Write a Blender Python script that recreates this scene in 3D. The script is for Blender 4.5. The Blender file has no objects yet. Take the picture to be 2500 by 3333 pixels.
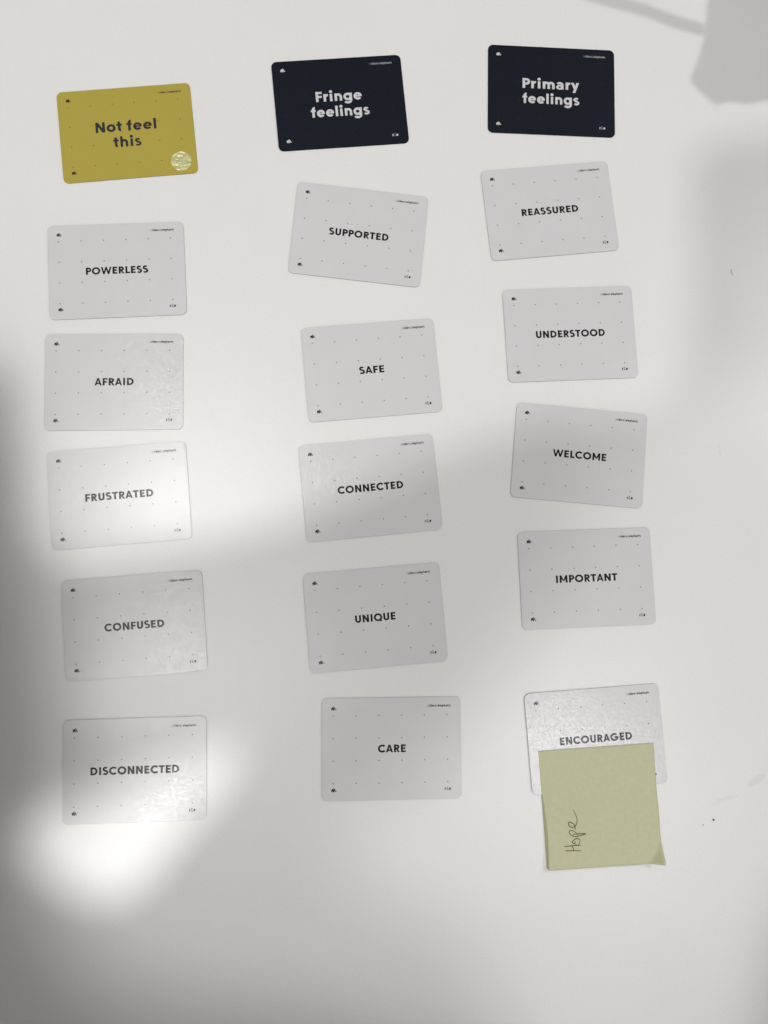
import bpy, math, random
import numpy as np
from mathutils import Matrix, Vector
from mathutils.geometry import tessellate_polygon

scene = bpy.context.scene
MM = 0.001

# ------------------------------------------------------------------ camera
TILT_X, TILT_Y, CAM_H, FOCAL_PX = 0.093705, -0.054081, 0.55267, 2760.15
cam_data = bpy.data.cameras.new('camera')
cam = bpy.data.objects.new('camera', cam_data)
scene.collection.objects.link(cam)
cam.matrix_world = (Matrix.Translation((0, 0, CAM_H)) @ Matrix.Rotation(TILT_X, 4, 'X')
                    @ Matrix.Rotation(TILT_Y, 4, 'Y'))
cam_data.sensor_fit = 'VERTICAL'
cam_data.sensor_height = 36.0
cam_data.lens = FOCAL_PX / 3333.0 * 36.0
cam_data.clip_start = 0.01
cam_data.clip_end = 50.0
scene.camera = cam

# ------------------------------------------------------------------ world: dim even light of a white room
world = bpy.data.worlds.new('World')
scene.world = world
world.use_nodes = True
bg = world.node_tree.nodes['Background']
bg.inputs['Color'].default_value = (1.0, 0.985, 0.96, 1)
bg.inputs['Strength'].default_value = 0.2161

# ------------------------------------------------------------------ ceiling lamps behind added light masks
# Small bright sources; added masks cut their pools, standing in for a person's shadow.
LAMP_H = 1.75
MASK_DROP = 0.25                              # mask opening below the source


def ray_to_table(u, v, z=0.0):
    """Where a point of the 2500 x 3333 frame meets the table, in mm."""
    R = (Matrix.Rotation(TILT_X, 3, 'X') @ Matrix.Rotation(TILT_Y, 3, 'Y'))
    d = R @ Vector(((u - 1250) / FOCAL_PX, -(v - 1666.5) / FOCAL_PX, -1))
    t = (z - CAM_H) / d.z
    return d.x * t / MM, d.y * t / MM


LAMPS = [
    # x, y, source radius, watts, outline of the lit patch of table
    (-0.42, 0.25, 0.0035, 33.19, [(-600, -600), (3200, -600), (3200, 420), (2400, 450), (2255, 500), (2252, 1000), (2230, 1200),
                                 (2150, 1330), (1980, 1370), (1800, 1380), (1620, 1410), (1450, 1480), (1200, 1590), (980, 1690),
                                 (700, 1760), (400, 1820), (200, 1840), (95, 1740), (65, 1420), (40, 1200), (-600, 1130)]),
    (-0.30, -1.75, 0.007, 33.52, [(-700, -700), (3300, -700), (3300, 2700), (2660, 2900), (2560, 3300), (2520, 3580), (1700, 3540), (1100, 3310), (600, 3260), (380, 3220), (250, 3080), (170, 2950), (120, 2750),
                               (140, 2650), (270, 2560), (265, 2450), (190, 2330), (200, 2100), (120, 1720), (75, 1300), (-50, 1150), (-700, 1000)]),
    (1.65, 0.80, 0.018, 59.67, [(-700, -700), (3300, -700), (3300, 2700), (2660, 2900), (2560, 3300), (2520, 3580), (1700, 3540), (1100, 3310), (600, 3260), (380, 3220), (250, 3080), (170, 2950), (120, 2750),
                               (140, 2650), (270, 2560), (265, 2450), (190, 2330), (200, 2100), (120, 1720), (75, 1300), (-50, 1150), (-700, 1000)]),
    (-0.42, -0.80, 0.0034, 59.10, [(80, 2700), (140, 2640), (279, 2590), (452, 2515), (671, 2435), (740, 2415), (785, 2450), (745, 2540), (645, 2650), (560, 2750),
                                  (490, 2850), (390, 2920), (270, 2920), (150, 2850), (90, 2780)]),
    (-0.42, -0.22, 0.006, 22.64, [(-700, -700), (3300, -700), (3300, 2700), (2660, 2900), (2560, 3300), (2520, 3580), (1700, 3540), (1100, 3310), (600, 3260), (380, 3220), (250, 3080), (170, 2950), (120, 2750),
                               (140, 2650), (270, 2560), (265, 2450), (190, 2330), (200, 2100), (120, 1720), (75, 1300), (-50, 1150), (-700, 1000)]),
    (0.61, -0.45, 0.006, 22.53, [(3100, 1180), (2300, 1240), (2000, 1360), (1820, 1900), (1500, 2350), (1230, 2600), (1080, 2760), (1200, 2920),
                                (1420, 3000), (1560, 3120), (1650, 3350), (1700, 3600), (2450, 3600), (2480, 3300), (2580, 2950), (3100, 2800)]),
]
LAMP_COLOUR = (1.0, 0.988, 0.97)


def mask_mesh(L, outline):
    """Added light mask: flat ring with an opening cut to the pool, and a drum."""
    k = MASK_DROP / LAMP_H
    hole = []
    for u, v in outline:
        x, y = ray_to_table(u, v)
        hole.append(((x * MM - L[0]) * k, (y * MM - L[1]) * k))
    cx = sum(p[0] for p in hole) / len(hole)
    cy = sum(p[1] for p in hole) / len(hole)
    R = max(math.hypot(px - cx, py - cy) for px, py in hole + [(0, 0)]) + 0.06
    n = 40
    ring = [(cx + R * math.cos(2 * math.pi * i / n), cy + R * math.sin(2 * math.pi * i / n)) for i in range(n)]
    tris = tessellate_polygon([[Vector((x * 1000, y * 1000, 0)) for x, y in ring], [Vector((x * 1000, y * 1000, 0)) for x, y in hole]])
    V = [(x, y, -MASK_DROP) for x, y in ring + hole] + [(x, y, 0.08) for x, y in ring]
    F = [list(t) for t in tris]
    o = len(ring) + len(hole)
    F += [[i, (i + 1) % n, o + (i + 1) % n, o + i] for i in range(n)] + [[o + i for i in range(n)]]
    me = bpy.data.meshes.new('lamp_mask')
    me.from_pydata(V, [], F)
    m = bpy.data.materials.get('black_lamp_mask')
    if not m:
        m = bpy.data.materials.new('black_lamp_mask')
        m.use_nodes = True
        m.node_tree.nodes['Principled BSDF'].inputs['Base Color'].default_value = (0.02, 0.02, 0.02, 1)
    me.materials.append(m)
    return me


def masked_lamp(lx, ly, radius, watts, outline):
    L = Vector((lx, ly, LAMP_H))
    root = bpy.data.objects.new('masked_lamp', mask_mesh(L, outline))
    scene.collection.objects.link(root)
    root.location = L
    root['label'] = 'added black drum with a shaped opening that masks the lamp light'
    root['category'] = 'ceiling lamp'
    root['group'] = 'added light masks over the table'
    d = bpy.data.lights.new('lamp_bulb', 'POINT')
    d.shadow_soft_size = radius
    d.energy = watts
    d.color = LAMP_COLOUR
    o = bpy.data.objects.new('lamp_bulb', d)
    scene.collection.objects.link(o)
    o.location = L


for lamp in LAMPS:
    masked_lamp(*lamp)

# ------------------------------------------------------------------ exposure
scene.cycles.use_denoising = True
vs = scene.view_settings
vs.view_transform = 'Standard'
vs.look = 'None'
vs.exposure = 0.10
vs.gamma = 1
vs.use_curve_mapping = False


# ================================================================== materials
def new_mat(name):
    m = bpy.data.materials.new(name)
    m.use_nodes = True
    nt = m.node_tree
    return m, nt, nt.nodes['Principled BSDF']


def node(nt, kind, **inputs):
    n = nt.nodes.new(kind)
    for k, v in inputs.items():
        n.inputs[k].default_value = v
    return n


def linen_bump(nt, strength, distance=0.00011):
    """Embossed linen: short broken threads running both ways, in the card's own coordinates."""
    tc = nt.nodes.new('ShaderNodeTexCoord')
    info = nt.nodes.new('ShaderNodeObjectInfo')
    hs = []
    for sc in ((220, 1600, 1), (1600, 220, 1)):
        mp = nt.nodes.new('ShaderNodeMapping')
        mp.inputs['Scale'].default_value = sc
        nt.links.new(tc.outputs['Object'], mp.inputs['Vector'])
        nz = node(nt, 'ShaderNodeTexNoise', Scale=1.0, Detail=1.5, Roughness=0.6)
        nt.links.new(mp.outputs['Vector'], nz.inputs['Vector'])
        hs.append(nz.outputs['Fac'])
    add = nt.nodes.new('ShaderNodeMath')
    add.operation = 'MAXIMUM'
    nt.links.new(hs[0], add.inputs[0])
    nt.links.new(hs[1], add.inputs[1])
    bp = node(nt, 'ShaderNodeBump', Strength=strength, Distance=distance)
    nt.links.new(add.outputs[0], bp.inputs['Height'])
    return bp.outputs['Normal']


def card_mat(name, colour, rough=0.55, strength=1.0, mottle=0.03, spec=0.1, coat=0.8):
    m, nt, b = new_mat(name)
    tc = nt.nodes.new('ShaderNodeTexCoord')
    nz = node(nt, 'ShaderNodeTexNoise', Scale=60.0, Detail=4.0)
    nt.links.new(tc.outputs['Object'], nz.inputs['Vector'])
    mr = node(nt, 'ShaderNodeMapRange')
    mr.inputs['To Min'].default_value = 1 - mottle
    mr.inputs['To Max'].default_value = 1 + mottle
    nt.links.new(nz.outputs['Fac'], mr.inputs['Value'])
    mx = nt.nodes.new('ShaderNodeVectorMath')
    mx.operation = 'SCALE'
    mx.inputs[0].default_value = colour
    nt.links.new(mr.outputs['Result'], mx.inputs['Scale'])
    nt.links.new(mx.outputs['Vector'], b.inputs['Base Color'])
    b.inputs['Roughness'].default_value = rough
    b.inputs['Specular IOR Level'].default_value = spec
    # the embossing shows in the varnish, not in the matt paper under it
    if coat:
        b.inputs['Coat Weight'].default_value = coat
        b.inputs['Coat Roughness'].default_value = 0.22
        b.inputs['Coat IOR'].default_value = 1.5
        nt.links.new(linen_bump(nt, strength), b.inputs['Coat Normal'])
    return m


M_WHITE = card_mat('white_card_stock', (0.635, 0.63, 0.64))
M_SHADED_EDGE = card_mat('shaded_cut_edge', (0.14, 0.137, 0.135), 0.8, coat=0)  # dark grey puts the thin contact shadow round the cards into the colour
M_NAVY = card_mat('navy_card_stock', (0.0065, 0.0090, 0.0165), 0.45, spec=0.15, coat=0)
M_NAVY_EDGE = card_mat('navy_cut_edge', (0.008, 0.009, 0.013), 0.8, coat=0)
M_YELLOW = card_mat('mustard_card_stock', (0.42, 0.342, 0.060), 0.5, spec=0.2, coat=0)
M_YELLOW_EDGE = card_mat('mustard_cut_edge', (0.2, 0.16, 0.06), 0.8, coat=0)
M_INK = card_mat('black_ink', (0.009, 0.009, 0.011), coat=0.5)
M_NAVY_INK = card_mat('navy_ink', (0.028, 0.031, 0.043), 0.5, spec=0.15, coat=0)
M_GREY_INK = card_mat('grey_ink', (0.20, 0.20, 0.20))
M_BROWN_INK = card_mat('brown_dot_ink', (0.20, 0.145, 0.03), 0.5, spec=0.15, coat=0)
M_NAVY_DOT = card_mat('navy_dot_ink', (0.02, 0.023, 0.034), 0.5, spec=0.15, coat=0)
M_PALE_INK = card_mat('pale_grey_ink', (0.33, 0.33, 0.34), 0.5, spec=0.15, coat=0)
M_WHITE_INK = card_mat('white_ink', (0.60, 0.60, 0.60), 0.5, spec=0.15, coat=0)


def make_table_mat():
    m, nt, b = new_mat('white_laminate')
    tc = nt.nodes.new('ShaderNodeTexCoord')
    # faint uneven wear in the colour
    n1 = node(nt, 'ShaderNodeTexNoise', Scale=7.0, Detail=6.0, Roughness=0.6)
    nt.links.new(tc.outputs['Object'], n1.inputs['Vector'])
    n2 = node(nt, 'ShaderNodeTexNoise', Scale=900.0, Detail=2.0, Roughness=0.6)
    nt.links.new(tc.outputs['Object'], n2.inputs['Vector'])
    mr = node(nt, 'ShaderNodeMapRange')
    mr.inputs['From Min'].default_value = 0.3
    mr.inputs['From Max'].default_value = 0.7
    mr.inputs['To Min'].default_value = 0.965
    mr.inputs['To Max'].default_value = 1.0
    nt.links.new(n1.outputs['Fac'], mr.inputs['Value'])
    mr2 = node(nt, 'ShaderNodeMapRange')
    mr2.inputs['From Min'].default_value = 0.3
    mr2.inputs['From Max'].default_value = 0.7
    mr2.inputs['To Min'].default_value = 0.965
    mr2.inputs['To Max'].default_value = 1.02
    nt.links.new(n2.outputs['Fac'], mr2.inputs['Value'])
    mul = nt.nodes.new('ShaderNodeMath')
    mul.operation = 'MULTIPLY'
    nt.links.new(mr.outputs['Result'], mul.inputs[0])
    nt.links.new(mr2.outputs['Result'], mul.inputs[1])
    mx = nt.nodes.new('ShaderNodeVectorMath')
    mx.operation = 'SCALE'
    mx.inputs[0].default_value = (0.80, 0.791, 0.782)
    nt.links.new(mul.outputs[0], mx.inputs['Scale'])
    nt.links.new(mx.outputs['Vector'], b.inputs['Base Color'])
    b.inputs['Roughness'].default_value = 0.6
    b.inputs['Specular IOR Level'].default_value = 0.1
    b.inputs['Coat Weight'].default_value = 0.65
    b.inputs['Coat Roughness'].default_value = 0.26
    # fine pebbled grain that glints
    g = node(nt, 'ShaderNodeTexNoise', Scale=1100.0, Detail=2.0, Roughness=0.55)
    nt.links.new(tc.outputs['Object'], g.inputs['Vector'])
    bp = node(nt, 'ShaderNodeBump', Strength=1.0, Distance=0.00012)
    nt.links.new(g.outputs['Fac'], bp.inputs['Height'])
    nt.links.new(bp.outputs['Normal'], b.inputs['Coat Normal'])
    return m


M_TABLE = make_table_mat()


def plain_mat(name, colour, rough=0.7, spec=0.3):
    m, nt, b = new_mat(name)
    tc = nt.nodes.new('ShaderNodeTexCoord')
    nz = node(nt, 'ShaderNodeTexNoise', Scale=400.0, Detail=3.0)
    nt.links.new(tc.outputs['Object'], nz.inputs['Vector'])
    mr = node(nt, 'ShaderNodeMapRange')
    mr.inputs['To Min'].default_value = 0.93
    mr.inputs['To Max'].default_value = 1.07
    nt.links.new(nz.outputs['Fac'], mr.inputs['Value'])
    mx = nt.nodes.new('ShaderNodeVectorMath')
    mx.operation = 'SCALE'
    mx.inputs[0].default_value = colour
    nt.links.new(mr.outputs['Result'], mx.inputs['Scale'])
    nt.links.new(mx.outputs['Vector'], b.inputs['Base Color'])
    b.inputs['Roughness'].default_value = rough
    b.inputs['Specular IOR Level'].default_value = spec
    return m


M_NOTE = plain_mat('pale_yellow_paper', (0.545, 0.545, 0.36), 0.8, 0.2)
M_PENCIL = plain_mat('pen_ink', (0.045, 0.04, 0.014), 0.6, 0.2)
M_CRUMB = plain_mat('dark_crumb', (0.03, 0.027, 0.025))
M_CRUMB_GREY = plain_mat('grey_crumb', (0.4, 0.39, 0.38))
M_SMUDGE = plain_mat('grey_smudge', (0.71, 0.70, 0.685), 0.5)
M_PENLINE = plain_mat('grey_pen_mark', (0.36, 0.35, 0.345), 0.5)
M_SCRATCH = plain_mat('faint_scratch', (0.735, 0.725, 0.71), 0.5)


def make_foil_mat():
    m, nt, b = new_mat('gold_foil')
    tc = nt.nodes.new('ShaderNodeTexCoord')
    vz = node(nt, 'ShaderNodeTexNoise', Scale=480.0, Detail=1.0, Roughness=0.5)
    nt.links.new(tc.outputs['Object'], vz.inputs['Vector'])
    bp = node(nt, 'ShaderNodeBump', Strength=1.0, Distance=0.0004)
    nt.links.new(vz.outputs['Fac'], bp.inputs['Height'])
    nt.links.new(bp.outputs['Normal'], b.inputs['Normal'])
    b.inputs['Base Color'].default_value = (0.74, 0.71, 0.38, 1)
    b.inputs['Metallic'].default_value = 0.7
    b.inputs['Roughness'].default_value = 0.4
    return m


M_FOIL = make_foil_mat()


# ================================================================== lettering: signed distance shapes -> flat meshes
def arc(cx, cy, rx, ry, a0, a1, n=18):
    return [(cx + rx * math.cos(math.radians(a0 + (a1 - a0) * i / n)),
             cy + ry * math.sin(math.radians(a0 + (a1 - a0) * i / n))) for i in range(n + 1)]


def thick(pts, w):
    """Outline polygon of a path of width w, butt ends, mitred corners."""
    P = np.array(pts, float)
    keep = [0] + [i for i in range(1, len(P)) if np.hypot(*(P[i] - P[i - 1])) > 1e-6]
    P = P[keep]
    d = np.diff(P, axis=0)
    d /= np.hypot(d[:, 0], d[:, 1])[:, None]
    n = np.stack([-d[:, 1], d[:, 0]], 1)
    N = np.empty_like(P)
    N[0], N[-1] = n[0], n[-1]
    for i in range(1, len(P) - 1):
        m = n[i - 1] + n[i]
        N[i] = m / max(0.35, (m @ n[i])) if False else m / max(0.5, 1 + n[i - 1] @ n[i])
    return np.concatenate([P + N * w / 2, (P - N * w / 2)[::-1]])


def poly_sdf(poly, X, Y):
    Q = np.asarray(poly, float)
    A, B = Q, np.roll(Q, -1, 0)
    px, py = X.ravel(), Y.ravel()
    best = np.full(px.shape, 1e9)
    inside = np.zeros(px.shape, bool)
    for (ax, ay), (bx, by) in zip(A, B):
        ex, ey = bx - ax, by - ay
        L2 = ex * ex + ey * ey
        if L2 < 1e-14:
            continue
        t = np.clip(((px - ax) * ex + (py - ay) * ey) / L2, 0, 1)
        best = np.minimum(best, (px - ax - t * ex) ** 2 + (py - ay - t * ey) ** 2)
        c = (ay > py) != (by > py)
        if abs(ey) > 1e-12:
            inside ^= c & (px < ax + (py - ay) * ex / ey)
    d = np.sqrt(best)
    return np.where(inside, -d, d).reshape(X.shape)


def mesh_from_field(F, xs, ys):
    """Marching squares cells as faces (F < 0 is inside)."""
    verts, index, faces = [], {}, []

    def corner(i, j):
        k = ('c', i, j)
        if k not in index:
            index[k] = len(verts)
            verts.append((xs[i], ys[j]))
        return index[k]

    def cross(i, j, i2, j2):
        k = (min((i, j), (i2, j2)), max((i, j), (i2, j2)))
        if k not in index:
            a, b = F[j, i], F[j2, i2]
            t = min(max(a / (a - b), 0.02), 0.98)
            index[k] = len(verts)
            verts.append((xs[i] + t * (xs[i2] - xs[i]), ys[j] + t * (ys[j2] - ys[j])))
        return index[k]

    ins = F < 0
    for j in range(len(ys) - 1):
        for i in range(len(xs) - 1):
            cs = [(i, j), (i + 1, j), (i + 1, j + 1), (i, j + 1)]
            fl = [ins[b, a] for a, b in cs]
            if not any(fl):
                continue
            f = []
            for k in range(4):
                if fl[k]:
                    f.append(corner(*cs[k]))
                if fl[k] != fl[(k + 1) % 4]:
                    f.append(cross(*cs[k], *cs[(k + 1) % 4]))
            if len(f) >= 3:
                faces.append(f)
    return verts, faces


def shape_mesh(polys, cuts=(), res=0.035):
    allp = np.concatenate([np.asarray(p, float) for p in polys])
    lo, hi = allp.min(0) - res * 1.5, allp.max(0) + res * 1.5
    xs = np.arange(lo[0], hi[0] + res, res)
    ys = np.arange(lo[1], hi[1] + res, res)
    X, Y = np.meshgrid(xs, ys)
    F = np.full(X.shape, 1e9)
    for p in polys:
        F = np.minimum(F, poly_sdf(p, X, Y))
    for p in cuts:
        F = np.maximum(F, -poly_sdf(p, X, Y))
    return mesh_from_field(F, xs, ys)


def ell(cx, cy, rx, ry, n=36):
    return arc(cx, cy, rx, ry, 0, 360 * (n - 1) / n, n - 1)


def glyphs(s, ls):
    """Bold geometric sans; s, ls = stroke of capitals and small letters, capital height 1.
    Each glyph: (polygons, cuts, width)."""
    h, q = s / 2, ls / 2
    st = lambda x, y0=0, y1=1, w=s: [(x, y0), (x + w, y0), (x + w, y1), (x, y1)]
    bar = lambda x0, x1, y, w=s * 0.92: [(x0, y - w / 2), (x1, y - w / 2), (x1, y + w / 2), (x0, y + w / 2)]
    G = {}
    bowl = lambda top, bot, x, rx, w=s: thick([(h, top - w / 2), (x, top - w / 2)] + arc(x, (top + bot) / 2, rx, (top - bot - w) / 2, 90, -90)
                                              + [(h, bot + w / 2)], w * 0.96)
    G['P'] = ([st(0), bowl(1, 0.34, 0.32, 0.22)], [], 0.65)
    G['R'] = ([st(0), bowl(1, 0.38, 0.32, 0.21), [(0.22, 0.42), (0.42, 0.46), (0.70, 0), (0.455, 0)]], [], 0.70)
    G['D'] = ([st(0), bowl(1, 0, 0.32, 0.365)], [], 0.79)
    G['O'] = ([ell(0.51, 0.5, 0.51, 0.515)], [ell(0.51, 0.5, 0.51 - s, 0.515 - s)], 1.02)
    G['Q'] = (G['O'][0] + [thick([(0.56, 0.36), (0.93, -0.03)], s * 0.95)], G['O'][1], 1.02)
    G['C'] = ([thick(arc(0.51, 0.5, 0.51 - h, 0.515 - h, 42, 318, 30), s)], [], 0.90)
    G['G'] = ([thick(arc(0.51, 0.5, 0.51 - h, 0.515 - h, 42, 360, 34), s), bar(0.52, 1.01, 0.48)], [], 1.02)
    G['U'] = ([thick([(h, 1), (h, 0.36)] + arc(0.36, 0.36, 0.36 - h, 0.37 - h, 180, 360) + [(0.72 - h, 1)], s)], [], 0.72)
    G['N'] = ([st(0), st(0.78 - s), [(0, 1), (0.245, 1), (0.78, 0), (0.535, 0)]], [], 0.78)
    G['M'] = ([st(0), st(0.95 - s), [(0, 1), (0.225, 1), (0.56, 0.22), (0.39, 0.22)],
               [(0.95, 1), (0.725, 1), (0.39, 0.22), (0.56, 0.22)]], [], 0.95)
    G['W'] = ([[(0, 1), (0.215, 1), (0.465, 0), (0.265, 0)], [(0.265, 0), (0.465, 0), (0.74, 1), (0.545, 1)],
               [(1.285, 1), (1.07, 1), (0.82, 0), (1.02, 0)], [(1.02, 0), (0.82, 0), (0.545, 1), (0.74, 1)]], [], 1.285)
    G['A'] = ([[(0, 0), (0.22, 0), (0.53, 1), (0.32, 1)], [(0.85, 0), (0.63, 0), (0.32, 1), (0.53, 1)], bar(0.17, 0.68, 0.28, s * 0.85)], [], 0.85)
    G['E'] = ([st(0), bar(0, 0.58, 1 - h), bar(0, 0.54, 0.51), bar(0, 0.58, h)], [], 0.60)
    G['F'] = ([st(0), bar(0, 0.57, 1 - h), bar(0, 0.53, 0.49)], [], 0.58)
    G['L'] = ([st(0), bar(0, 0.54, h)], [], 0.55)
    G['I'] = ([st(0)], [], s)
    G['T'] = ([st(0.345 - h), bar(0, 0.69, 1 - h)], [], 0.69)
    G['S'] = ([thick(arc(0.315, 0.725, 0.20, 0.19, 28, 270) + arc(0.325, 0.305, 0.225, 0.215, 90, -152)[0:], s * 0.96)], [], 0.65)
    x = 0.74
    r = x / 2
    ring = lambda cx: ([ell(cx, r, r * 1.01, r * 1.02)], [ell(cx, r, r * 1.01 - ls, r * 1.02 - ls)])
    sx = lambda X0, y0, y1: st(X0, y0, y1, ls)
    G['o'] = (*ring(r), x)
    G['e'] = ([thick(arc(r, r, r - q, r - q, 0, 322, 26), ls * 0.97), bar(0.09, x - 0.03, r, ls * 0.62)], [], x)
    arch = lambda x0, wd: thick([(x0 + q, 0.3)] + arc(x0 + wd / 2, 0.40, wd / 2 - q, x - 0.40 - q, 180, 0) + [(x0 + wd - q, 0)], ls)
    G['n'] = ([sx(0, 0, x), arch(0, 0.66)], [], 0.66)
    G['h'] = ([sx(0, 0, 1.03), arch(0, 0.66)], [], 0.66)
    G['m'] = ([sx(0, 0, x), arch(0, 0.62), arch(0.62 - ls, 0.62)], [], 1.24 - ls)
    G['r'] = ([sx(0, 0, x), thick(arc(0.36, 0.36, 0.36 - q, x - 0.36 - q, 165, 80), ls)], [], 0.43)
    G['i'] = ([sx(0.02, 0, x), ell(0.02 + q, 0.95, 0.145, 0.145, 18)], [], ls + 0.04)
    G['l'] = ([sx(0, 0, 1.04)], [], ls)
    G['t'] = ([sx(0.12, 0.16, 0.95), bar(0, 0.47, x - ls * 0.42, ls * 0.84), thick([(0.12 + q, 0.3), (0.12 + q, 0.24)] + arc(0.36, 0.24, 0.24 - q, 0.25 - q, 180, 275), ls)], [], 0.48)
    G['f'] = ([thick([(0.12 + q, 0), (0.12 + q, 0.80)] + arc(0.38, 0.80, 0.26 - q, 0.25 - q, 180, 85), ls), bar(0, 0.45, x - ls * 0.42, ls * 0.84)], [], 0.47)
    rb, cb = ring(r)
    G['d'] = (rb + [sx(x - ls + 0.03, 0, 1.04)], cb, x + 0.03)
    G['p'] = (rb + [sx(-0.03, -0.28, x)], cb, x)
    G['g'] = (rb + [thick([(x - q + 0.03, x), (x - q + 0.03, 0.06)] + arc(r, 0.03, r - q + 0.03, 0.25, 0, -150), ls * 0.95)], cb, x + 0.03)
    G['a'] = ([ell(0.29, 0.225, 0.30, 0.235, 24), thick(arc(0.315, 0.46, 0.315 - q, 0.29 - q, 155, 0) + [(0.63 - q, 0)], ls)],
              [ell(0.30, 0.22, 0.30 - ls * 0.95, 0.08, 18)], 0.64)
    G['s'] = ([thick(arc(0.27, 0.535, 0.165, 0.125, 25, 270) + arc(0.28, 0.215, 0.19, 0.14, 90, -155), ls * 0.78)], [], 0.55)
    G['y'] = ([[(0, x), (0.235, x), (0.46, 0.16), (0.28, 0.06)], [(0.70, x), (0.47, x), (0.145, -0.28), (0.375, -0.28)]], [], 0.70)
    G['&'] = ([thick(arc(0.34, 0.76, 0.17, 0.16, 0, 235) + [(0.72, 0)], ls * 0.7),
               thick(arc(0.32, 0.27, 0.23, 0.2, 130, 360), ls * 0.7)], [], 0.74)
    G['©'] = ([ell(0.45, 0.42, 0.45, 0.45)], [ell(0.45, 0.42, 0.35, 0.35)], 0.92)
    return G


def side(ch):
    return {'I': (.105, .105), 'W': (.02, .02), 'A': (.0, .0), 'T': (.025, .025), 'O': (.045, .045), 'Q': (.045, .045),
            'C': (.045, .02), 'G': (.045, .06), 'S': (.045, .04), 'y': (0, 0), 'L': (.09, .01), 'F': (.09, .02), 'P': (.09, .01),
            'E': (.09, .05), 'R': (.09, .02), 't': (.02, .03), 'f': (.02, .02), 'r': (.08, .02), 'o': (.045, .045),
            'e': (.045, .04), 's': (.045, .04), 'd': (.045, .08), 'g': (.045, .08), 'a': (.045, .08)}.get(ch, (.09, .085))


_cache = {}


def text_geometry(text, cap, width=None, s=0.205, ls=0.225, res=0.04, gap=0.0):
    """List of (x, y) verts, faces, and a face -> character index list, in mm; baseline y = 0, left x = 0."""
    key = (s, ls)
    if key not in _cache:
        _cache[key] = (glyphs(s, ls), {})
    G, done = _cache[key]
    x, items, ext = 0.0, [], []
    for ch in text:
        if ch == ' ':
            x += 0.30
            continue
        if (ch, res) not in done:
            polys, cuts, adv = G[ch]
            done[(ch, res)] = (shape_mesh(polys, cuts, res), adv)
        (v, f), adv = done[(ch, res)]
        a, b = side(ch)
        x += a
        items.append((x, v, f))
        x += adv + b + gap
    lo = min(i[0] + min(p[0] for p in i[1]) for i in items)
    hi = max(i[0] + max(p[0] for p in i[1]) for i in items)
    k = (width / ((hi - lo) * cap)) if width else 1.0
    V, Fs, C = [], [], []
    for n, (ox, v, f) in enumerate(items):
        o = len(V)
        V += [((ox + px - lo) * cap * k, py * cap) for px, py in v]
        Fs += [[o + i for i in fc] for fc in f]
        C += [n] * len(f)
    return V, Fs, C, (hi - lo) * cap * k


def flat_mesh(name, V, F, z, mats, slots=None):
    me = bpy.data.meshes.new(name)
    me.from_pydata([(x * MM, y * MM, z * MM) for x, y in V], [], F)
    for m in mats:
        me.materials.append(m)
    if slots:
        me.polygons.foreach_set('material_index', slots)
    me.update()
    return me


def link(name, me, parent=None):
    o = bpy.data.objects.new(name, me)
    scene.collection.objects.link(o)
    if parent:
        o.parent = parent
    return o


def tag(o, label=None, category=None, group=None, kind=None):
    for k, v in (('label', label), ('category', category), ('group', group), ('kind', kind)):
        if v:
            o[k] = v


# ================================================================== tabletop
def slab_mesh(name, pts, z0, z1, mats, bevel=0.0, side_slot=0):
    """Prism over a convex outline with an optional small top bevel; metres."""
    n = len(pts)
    cx = sum(p[0] for p in pts) / n
    cy = sum(p[1] for p in pts) / n
    V = [(x, y, z0) for x, y in pts] + [(x, y, z1 - bevel) for x, y in pts]
    F = [list(range(n))[::-1]]
    S = [side_slot]
    for i in range(n):
        F.append([i, (i + 1) % n, n + (i + 1) % n, n + i])
        S.append(side_slot)
    if bevel:
        for x, y in pts:
            dx, dy = cx - x, cy - y
            l = math.hypot(dx, dy)
            V.append((x + dx / l * bevel, y + dy / l * bevel, z1))
        for i in range(n):
            F.append([n + i, n + (i + 1) % n, 2 * n + (i + 1) % n, 2 * n + i])
            S.append(0)
        F.append([2 * n + i for i in range(n)])
    else:
        F.append([n + i for i in range(n)])
    S.append(0)
    me = bpy.data.meshes.new(name)
    me.from_pydata(V, [], F)
    for m in mats:
        me.materials.append(m)
    me.polygons.foreach_set('material_index', S)
    me.update()
    return me


def rounded(w, h, r, n=8):
    pts = []
    for cx, cy, a in ((w / 2 - r, h / 2 - r, 0), (-w / 2 + r, h / 2 - r, 90), (-w / 2 + r, -h / 2 + r, 180), (w / 2 - r, -h / 2 + r, 270)):
        pts += [(cx + r * math.cos(math.radians(a + 90 * i / n)), cy + r * math.sin(math.radians(a + 90 * i / n))) for i in range(n + 1)]
    return pts


table = link('tabletop', slab_mesh('tabletop', rounded(2.2, 1.5, 0.04), -0.028, 0.0, [M_TABLE], 0.002))
tag(table, 'white laminate tabletop under all the cards', 'table', kind='structure')

# ================================================================== cards
CW, CH, CT = 89.0, 64.0, 0.46          # mm
GAP = 0.18                             # they lie almost flat


def card_body(name, face, edge):
    pts = [(x * MM, y * MM) for x, y in rounded(CW, CH, 3.6)]
    return slab_mesh(name, pts, GAP * MM, (GAP + CT) * MM, [face, edge], 0.05 * MM, 1)


ZT = GAP + CT                           # top of a card


def disc(cx, cy, r, n=14):
    return [(cx + r * math.cos(2 * math.pi * i / n), cy + r * math.sin(2 * math.pi * i / n)) for i in range(n)]


def dots_mesh(name, mat, skip=()):
    V, F = [], []
    for j in range(4):
        for i in range(6):
            if (i, j) in skip:
                continue
            o = len(V)
            V += disc(-37.46 + 14.617 * i, 20.83 - 14.056 * j, 0.44)
            F.append(list(range(o, o + 14)))
    return flat_mesh(name, V, F, ZT + 0.02, [mat])


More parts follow.
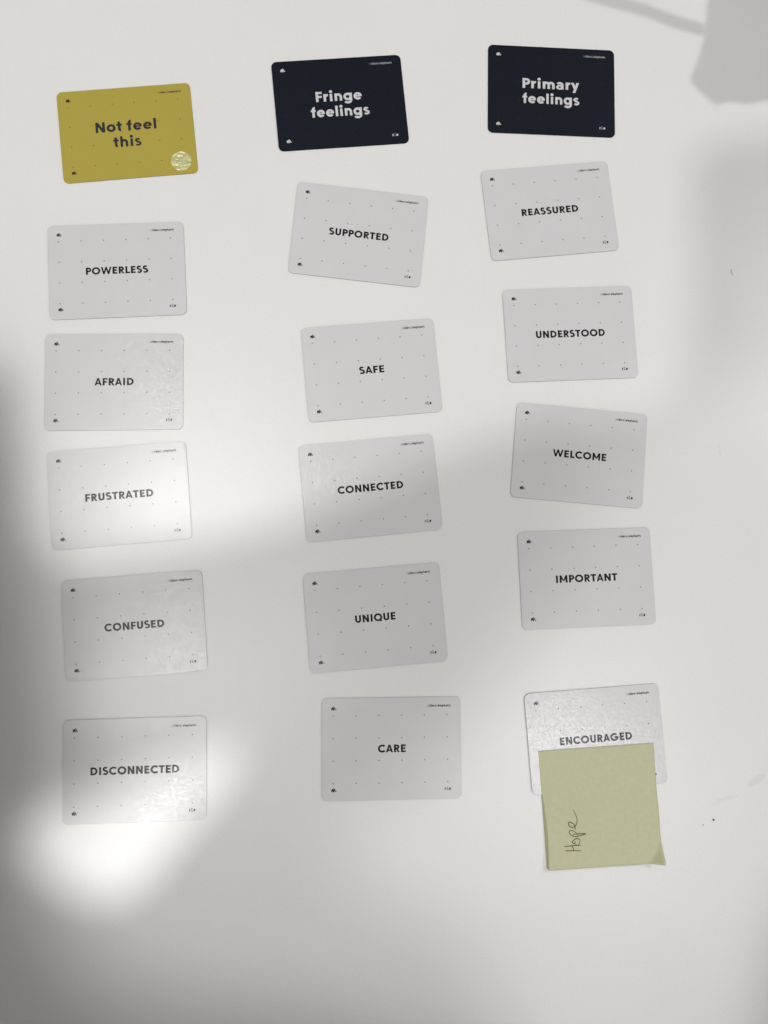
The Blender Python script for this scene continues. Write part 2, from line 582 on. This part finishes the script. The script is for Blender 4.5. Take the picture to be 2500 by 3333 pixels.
def elephant_mesh(name, mat):
    body = [(285, 400), (268, 330), (272, 295), (290, 265), (330, 245), (362, 240), (405, 196), (420, 210), (402, 238),
            (440, 244), (470, 268), (482, 305), (488, 335), (500, 362), (513, 352), (516, 330), (540, 345), (527, 375),
            (500, 389), (478, 381), (458, 352), (444, 330), (434, 340), (440, 370), (428, 400), (355, 400), (352, 362),
            (340, 346), (326, 362), (318, 400)]
    f = lambda p: [((x - 403) / 78.0, -(y - 300) / 78.0) for x, y in p]
    ear = thick(f([(382, 250), (392, 290), (436, 328)]), 0.13)
    V, F = shape_mesh([f(body)], [ear], 0.085)
    return flat_mesh(name, V, F, ZT + 0.02, [mat])


def maker_line_mesh(name, ink, grey):
    V, F, C, w = text_geometry('©riders&elephants', 1.62, 15.7, 0.24, 0.24, 0.09)
    slots = [1 if c in (0, 7) else 0 for c in C]
    return flat_mesh(name, [(x + 38.1 - w, y + 25.85) for x, y in V], F, ZT + 0.02, [ink, grey], slots)


def initials_mesh(name, ink, grey):
    V, F, C, w = text_geometry('r&e', 2.2, 4.0, 0.27, 0.27, 0.08)
    slots = [1 if c == 1 else 0 for c in C]
    return flat_mesh(name, [(x + 37.6 - w, y - 26.5) for x, y in V], F, ZT + 0.02, [ink, grey], slots)


# x mm, y mm, turn in degrees, width of the word in mm
WHITE = {
    'POWERLESS': (-145.92, 212.48, 3.150, 40.6),
    'AFRAID': (-146.02, 137.32, 0.967, 25.2),
    'FRUSTRATED': (-140.92, 62.68, 4.887, 43.3),
    'CONFUSED': (-129.52, -20.70, 4.298, 37.6),
    'DISCONNECTED': (-127.17, -110.61, 0.976, 54.8),
    'SUPPORTED': (13.97, 239.98, -5.851, 40.3),
    'SAFE': (22.28, 146.89, 5.111, 16.65),
    'CONNECTED': (21.21, 68.03, 5.482, 43.3),
    'UNIQUE': (24.06, -16.71, 4.817, 26.2),
    'CARE': (34.28, -99.76, 0.091, 17.9),
    'REASSURED': (144.92, 259.30, 5.954, 39.5),
    'UNDERSTOOD': (156.91, 173.04, 2.643, 47.3),
    'WELCOME': (160.94, 89.95, -5.133, 36.2),
    'IMPORTANT': (163.49, 8.16, 2.039, 41.1),
    'ENCOURAGED': (166.64, -95.39, 3.814, 47.6),
}
body_white = card_body('word_card', M_WHITE, M_SHADED_EDGE)
dots_white = dots_mesh('dot_grid', M_GREY_INK)
eleph_black = elephant_mesh('elephant_mark', M_INK)
maker_black = maker_line_mesh('maker_line', M_INK, M_GREY_INK)
init_black = initials_mesh('initials', M_INK, M_GREY_INK)


def place_marks(parent, eleph, maker, init, dots):
    e = link('elephant_mark', eleph, parent)
    e.location = (-36.95 * MM, 25.6 * MM, 0)
    e = link('elephant_mark', eleph, parent)
    e.location = (-36.95 * MM, -25.2 * MM, 0)
    link('maker_line', maker, parent)
    if init:
        link('initials', init, parent)
    link('dot_grid', dots, parent)


for word, (x, y, a, w) in WHITE.items():
    c = link('word_card', body_white)
    c.location = (x * MM, y * MM, 0)
    c.rotation_euler = (0, 0, math.radians(a))
    place_marks(c, eleph_black, maker_black, init_black, dots_white)
    V, F, C, tw = text_geometry(word, 4.9, w, 0.24)
    link('word', flat_mesh('word', [(px - tw / 2, py - 2.4) for px, py in V], F, ZT + 0.03, [M_INK]), c)
    tag(c, 'white linen card with the printed word ' + word.lower(), 'card', 'white word cards laid in columns')
    if word == 'ENCOURAGED':
        c['label'] = 'white linen card with the printed word encouraged, partly under the yellow note'
        c.rotation_euler = (0, math.radians(0.3), math.radians(a))
        c.location.z = 0.24 * MM

# ---- title cards
TITLE = [('navy', ('Fringe', 31.5), ('feelings', 40.1), 1.37, 333.15, 5.341),
         ('navy', ('Primary', 39.7), ('feelings', 39.9), 148.05, 345.64, -1.099),
         ('mustard', ('Not feel', 40.4), ('this', 18.6), -141.48, 307.95, 6.207)]
body_navy = card_body('title_card', M_NAVY, M_NAVY_EDGE)
body_yellow = card_body('title_card', M_YELLOW, M_YELLOW_EDGE)
eleph_white = elephant_mesh('elephant_mark', M_WHITE_INK)
maker_white = maker_line_mesh('maker_line', M_PALE_INK, M_GREY_INK)
init_white = initials_mesh('initials', M_WHITE_INK, M_GREY_INK)
dots_navy = dots_mesh('dot_grid', M_NAVY_DOT)
maker_navy = maker_line_mesh('maker_line', M_NAVY_INK, M_BROWN_INK)
dots_yellow = dots_mesh('dot_grid', M_BROWN_INK, {(5, 3)})
for colour, (t1, w1), (t2, w2), x, y, a in TITLE:
    navy = colour == 'navy'
    c = link('title_card', body_navy if navy else body_yellow)
    c.location = (x * MM, y * MM, 0)
    c.rotation_euler = (0, 0, math.radians(a))
    if navy:
        place_marks(c, eleph_white, maker_white, init_white, dots_navy)
    else:
        place_marks(c, eleph_black, maker_navy, None, dots_yellow)
    V, F, o = [], [], 0
    for t, w, by in ((t1, w1, 1.35), (t2, w2, -9.65)):
        v, f, C, tw = text_geometry(t, 7.25, w, 0.222, 0.222, 0.035)
        o = len(V)
        V += [(px - tw / 2 - 0.5, py + by) for px, py in v]
        F += [[o + i for i in fc] for fc in f]
    link('title', flat_mesh('title', V, F, ZT + 0.03, [M_WHITE_INK if navy else M_NAVY_INK]), c)
    if not navy:
        pts = [(px * MM, py * MM) for px, py in disc(33.9, -22.85, 6.75, 48)]
        link('foil_sticker', slab_mesh('foil_sticker', pts, (ZT + 0.002) * MM, (ZT + 0.09) * MM, [M_FOIL], 0.03 * MM), c)
        tag(c, 'mustard yellow card with dark lettering and a round gold foil sticker', 'card')
    else:
        tag(c, 'dark navy card with white lettering reading ' + (t1 + ' ' + t2).lower(), 'card', 'dark navy title cards')

# ================================================================== sticky note
NOTE = [(128.69, -102.47), (204.39, -98.52), (207.0, -173.3), (132.83, -176.3)]   # tl, tr, br, bl in mm


def note_base(u, v):
    (ax, ay), (bx, by), (cx, cy), (dx, dy) = NOTE
    return ((1 - v) * ((1 - u) * ax + u * bx) + v * ((1 - u) * dx + u * cx),
            (1 - v) * ((1 - u) * ay + u * by) + v * ((1 - u) * dy + u * cy))


def smooth(a, b, x):
    t = min(1, max(0, (x - a) / (b - a)))
    return t * t * (3 - 2 * t)


def note_point(u, v, dz=0.0):
    x, y = note_base(u, v)
    z = 1.24 - 0.35 * u + smooth(0.25, 0.95, v) * (2.3 - 0.1 * u)
    z += 0.45 * math.sin(v * 13 + 0.8) * smooth(0.3, 0.5, v) * (0.4 + 0.6 * u)
    # the lower part of the free side edge is turned down to the table
    strip = 0.021 * math.sin(math.pi * min(1, max(0, (v - 0.36) / 0.66))) ** 0.75
    if strip > 1e-4 and u < strip:
        k = 1 - u / strip
        z = z * (1 - k) + 0.12 * k
    # bent-up corner
    d = (u - 0.885) / 0.115 + (v - 0.83) / 0.17 - 1
    if d > 0:
        z += 5.4 * d ** 1.05
    return x, y, z + dz


def note_mesh():
    us = sorted(set([0, .003, .006, .009, .012, .015, .018, .021, .026, .035] + [i / 44 for i in range(2, 45)]))
    vs_ = [i / 60 for i in range(61)]
    V, F = [], []
    for dz in (0.0, -0.1):
        for v in vs_:
            for u in us:
                x, y, z = note_point(u, v, dz)
                V.append((x * MM, y * MM, z * MM))
    nu, nv = len(us), len(vs_)
    o = nu * nv
    for j in range(nv - 1):
        for i in range(nu - 1):
            a, b, c, d = j * nu + i, j * nu + i + 1, (j + 1) * nu + i + 1, (j + 1) * nu + i
            F.append([d, c, b, a])
            F.append([o + a, o + b, o + c, o + d])
    rim = [j * nu for j in range(nv)] + [(nv - 1) * nu + i for i in range(1, nu)] + [j * nu + nu - 1 for j in range(nv - 2, -1, -1)] + [i for i in range(nu - 2, 0, -1)]
    for k in range(len(rim)):
        a, b = rim[k], rim[(k + 1) % len(rim)]
        F.append([a, o + a, o + b, b])
    me = bpy.data.meshes.new('sticky_note')
    me.from_pydata(V, [], F)
    me.materials.append(M_NOTE)
    me.update()
    for p in me.polygons:
        p.use_smooth = len(p.vertices) == 4
    return me


note = link('sticky_note', note_mesh())
tag(note, 'pale yellow sticky note with handwriting and a bent corner', 'sticky note')


# handwriting: points in a close view of the photograph, turned into places on the note
def to_uv(x, y):
    u = v = 0.5
    for _ in range(12):
        px, py = note_base(u, v)
        e = 1e-3
        ux, uy = note_base(u + e, v)
        vx, vy = note_base(u, v + e)
        a, b, c, d = (ux - px) / e, (vx - px) / e, (uy - py) / e, (vy - py) / e
        det = a * d - b * c
        rx, ry = x - px, y - py
        u += (d * rx - b * ry) / det
        v += (a * ry - c * rx) / det
    return u, v


def spline(P, n=6):
    P = [np.array(p, float) for p in P]
    out = []
    for i in range(len(P) - 1):
        p0, p1, p2, p3 = P[max(i - 1, 0)], P[i], P[i + 1], P[min(i + 2, len(P) - 1)]
        for k in range(n):
            t = k / n
            out.append(0.5 * ((2 * p1) + (-p0 + p2) * t + (2 * p0 - 5 * p1 + 4 * p2 - p3) * t * t + (-p0 + 3 * p1 - 3 * p2 + p3) * t ** 3))
    out.append(P[-1])
    return out


STROKES = [
    [(245, 1925), (580, 1918), (925, 1925)],
    [(200, 1748), (540, 1715), (780, 1700), (900, 1695)],
    [(540, 1715), (575, 1810), (610, 1925)],
    [(685, 1555), (665, 1595), (610, 1618), (560, 1595), (555, 1550), (620, 1470), (740, 1402), (840, 1440), (870, 1520), (840, 1620), (780, 1690), (715, 1685), (655, 1640)],
    [(575, 1235), (760, 1212), (1095, 1205), (1080, 1228), (950, 1270), (790, 1310), (640, 1320), (500, 1270), (420, 1180), (430, 1100), (520, 1062), (640, 1120), (730, 1200), (780, 1275)],
    [(668, 1045), (668, 960), (660, 880), (580, 780), (430, 718), (395, 790), (430, 890), (530, 945), (650, 905), (725, 810), (752, 680), (730, 520), (670, 350), (600, 210)],
]


def pencil_mesh():
    V, F = [], []
    for k, st_ in enumerate(STROKES):
        pts = []
        for a, b in spline(st_):
            x, y = ray_to_table(1820 + a / 13.01, 2620 + b / 13.01, 2.2 * MM)
            pts.append(to_uv(x, y))
        n = len(pts)
        base = len(V)
        for i, (u, v) in enumerate(pts):
            x, y, z = note_point(u, v)
            p0, p1 = pts[max(i - 1, 0)], pts[min(i + 1, n - 1)]
            x0, y0, _ = note_point(*p0)
            x1, y1, _ = note_point(*p1)
            L = math.hypot(x1 - x0, y1 - y0) or 1
            nx, ny = -(y1 - y0) / L, (x1 - x0) / L
            w = 0.25 * (0.55 + 0.45 * math.sin(math.pi * min(1, (i + 2) / (n + 2)) ** 0.6))
            zz = z + 0.05 + 0.012 * k
            V += [((x + nx * w) * MM, (y + ny * w) * MM, zz * MM), ((x - nx * w) * MM, (y - ny * w) * MM, zz * MM)]
        for i in range(n - 1):
            F.append([base + 2 * i, base + 2 * i + 1, base + 2 * i + 3, base + 2 * i + 2])
    me = bpy.data.meshes.new('handwriting')
    me.from_pydata(V, [], F)
    me.materials.append(M_PENCIL)
    me.update()
    return me


link('handwriting', pencil_mesh(), note)

# ================================================================== unseen stand-in, added and shaped to throw the shade at the far corner
BLOCKER_H = 0.20
SHADE = [(2304, -60), (2290, 60), (2283, 130), (2262, 200), (2238, 265), (2268, 300), (2322, 346), (2362, 332), (2420, 343),
         (2500, 328), (2640, 330), (2700, 100), (2690, -60), (2600, -200), (2400, -190)]
ring = []
for u, v in SHADE:                       # the outline whose shade under the lamp at the side falls there
    x, y = ray_to_table(u, v)
    f = BLOCKER_H / LAMP_H
    ring.append((x * MM + (1.65 - x * MM) * f, y * MM + (0.80 - y * MM) * f))
pcx, pcy = sum(q[0] for q in ring) / len(ring), sum(q[1] for q in ring) / len(ring)
ring = [(x - pcx, y - pcy) for x, y in ring][::-1]
blocker = link('blocker', slab_mesh('blocker', ring, 0.0, BLOCKER_H, [M_NAVY], 0.002))
blocker.location = (pcx, pcy, 0)
tag(blocker, 'unseen navy block shaped to cast the shade on the far corner of the table', 'blocker')
ends = []                                # an added bar beside it, placed for its thin band of shade
for (u, v), hz in zip(((2290, 95), (2200, 70), (2100, 30), (2000, 5), (1900, -25)), (0.194, 0.20, 0.206, 0.212, 0.218)):
    x, y = ray_to_table(u, v)
    f = hz / LAMP_H
    ends.append((x * MM + (1.65 - x * MM) * f - pcx, y * MM + (0.80 - y * MM) * f - pcy, hz))
V, F = [], []
for x, y, z in ends:
    V += [(x, y - 0.004, z), (x, y + 0.004, z), (x, y + 0.004, z + 0.002), (x, y - 0.004, z + 0.002)]
for k in range(len(ends) - 1):
    for a in range(4):
        F.append([4 * k + a, 4 * k + (a + 1) % 4, 4 * k + 4 + (a + 1) % 4, 4 * k + 4 + a])
F += [[3, 2, 1, 0], [4 * len(ends) - 4 + a for a in range(4)]]
me = bpy.data.meshes.new('blocker_bar')
me.from_pydata(V, [], F)
me.materials.append(M_NAVY)
link('blocker_bar', me, blocker)

# ================================================================== marks and crumbs on the table
rnd = random.Random(4)


def crumb(name, x, y, r, mat, label):
    import bmesh
    bm = bmesh.new()
    bmesh.ops.create_icosphere(bm, subdivisions=2, radius=r * MM)
    for v in bm.verts:
        v.co *= rnd.uniform(0.7, 1.25)
        v.co.z *= 0.6
    me = bpy.data.meshes.new(name)
    bm.to_mesh(me)
    bm.free()
    me.materials.append(mat)
    o = link(name, me)
    o.location = (x * MM, y * MM, r * 0.45 * MM)
    tag(o, label, 'crumb')


crumb('crumb', 242.5, -148.0, 0.62, M_CRUMB, 'tiny black crumb on the table beside the yellow note')
crumb('crumb', 235.4, -151.2, 0.5, M_CRUMB_GREY, 'tiny pale grey crumb on the table next to the black crumb')


def table_stroke(name, px, w, mat, z=0.02):
    """A thin drawn line on the table; px = photograph points."""
    pts = [ray_to_table(a, b, 0) for a, b in px]
    pts = spline(pts, 5)
    V, F = [], []
    n = len(pts)
    for i, p in enumerate(pts):
        d = pts[min(i + 1, n - 1)] - pts[max(i - 1, 0)]
        d = d / (np.hypot(*d) or 1)
        ww = w / 2 * (0.35 + 0.65 * math.sin(math.pi * (i + 0.5) / n)) * rnd.uniform(0.7, 1.2)
        V += [(p[0] - d[1] * ww, p[1] + d[0] * ww), (p[0] + d[1] * ww, p[1] - d[0] * ww)]
    for i in range(n - 1):
        F.append([2 * i, 2 * i + 1, 2 * i + 3, 2 * i + 2])
    link(name, flat_mesh(name, V, F, z, [mat]), table)


table_stroke('pen_mark', [(2379, 875), (2381, 887), (2385, 897)], 0.75, M_PENLINE)
table_stroke('smudge', [(2340, 1440), (2342, 1465), (2346, 1485)], 1.3, M_SMUDGE)
table_stroke('smudge', [(2435, 2556), (2462, 2540), (2490, 2522)], 5.0, M_SMUDGE)
table_stroke('smudge', [(2316, 2620), (2345, 2605), (2400, 2590)], 3.0, M_SCRATCH)
table_stroke('scratch', [(1616, 3025), (1608, 3080), (1604, 3110)], 0.35, M_SCRATCH)
table_stroke('scratch', [(1604, 3120), (1598, 3200), (1592, 3270)], 0.3, M_SCRATCH, 0.024)
table_stroke('scratch', [(2155, 3020), (2150, 3120), (2148, 3200)], 0.35, M_SCRATCH)
table_stroke('scratch', [(615, 1830), (660, 1900), (700, 1975), (735, 2070)], 0.45, M_SCRATCH)
table_stroke('scratch', [(730, 1790), (800, 1850), (850, 1950), (880, 2050)], 0.3, M_SCRATCH)
table_stroke('scratch', [(640, 1260), (690, 1350), (735, 1440)], 0.4, M_SCRATCH)
table_stroke('scratch', [(1548, 1315), (1556, 1332), (1562, 1345)], 0.5, M_SMUDGE)
table_stroke('scratch', [(2210, 2380), (2212, 2395)], 0.4, M_SCRATCH)
table_stroke('smudge', [(815, 400), (835, 410), (845, 420)], 2.0, M_SCRATCH)
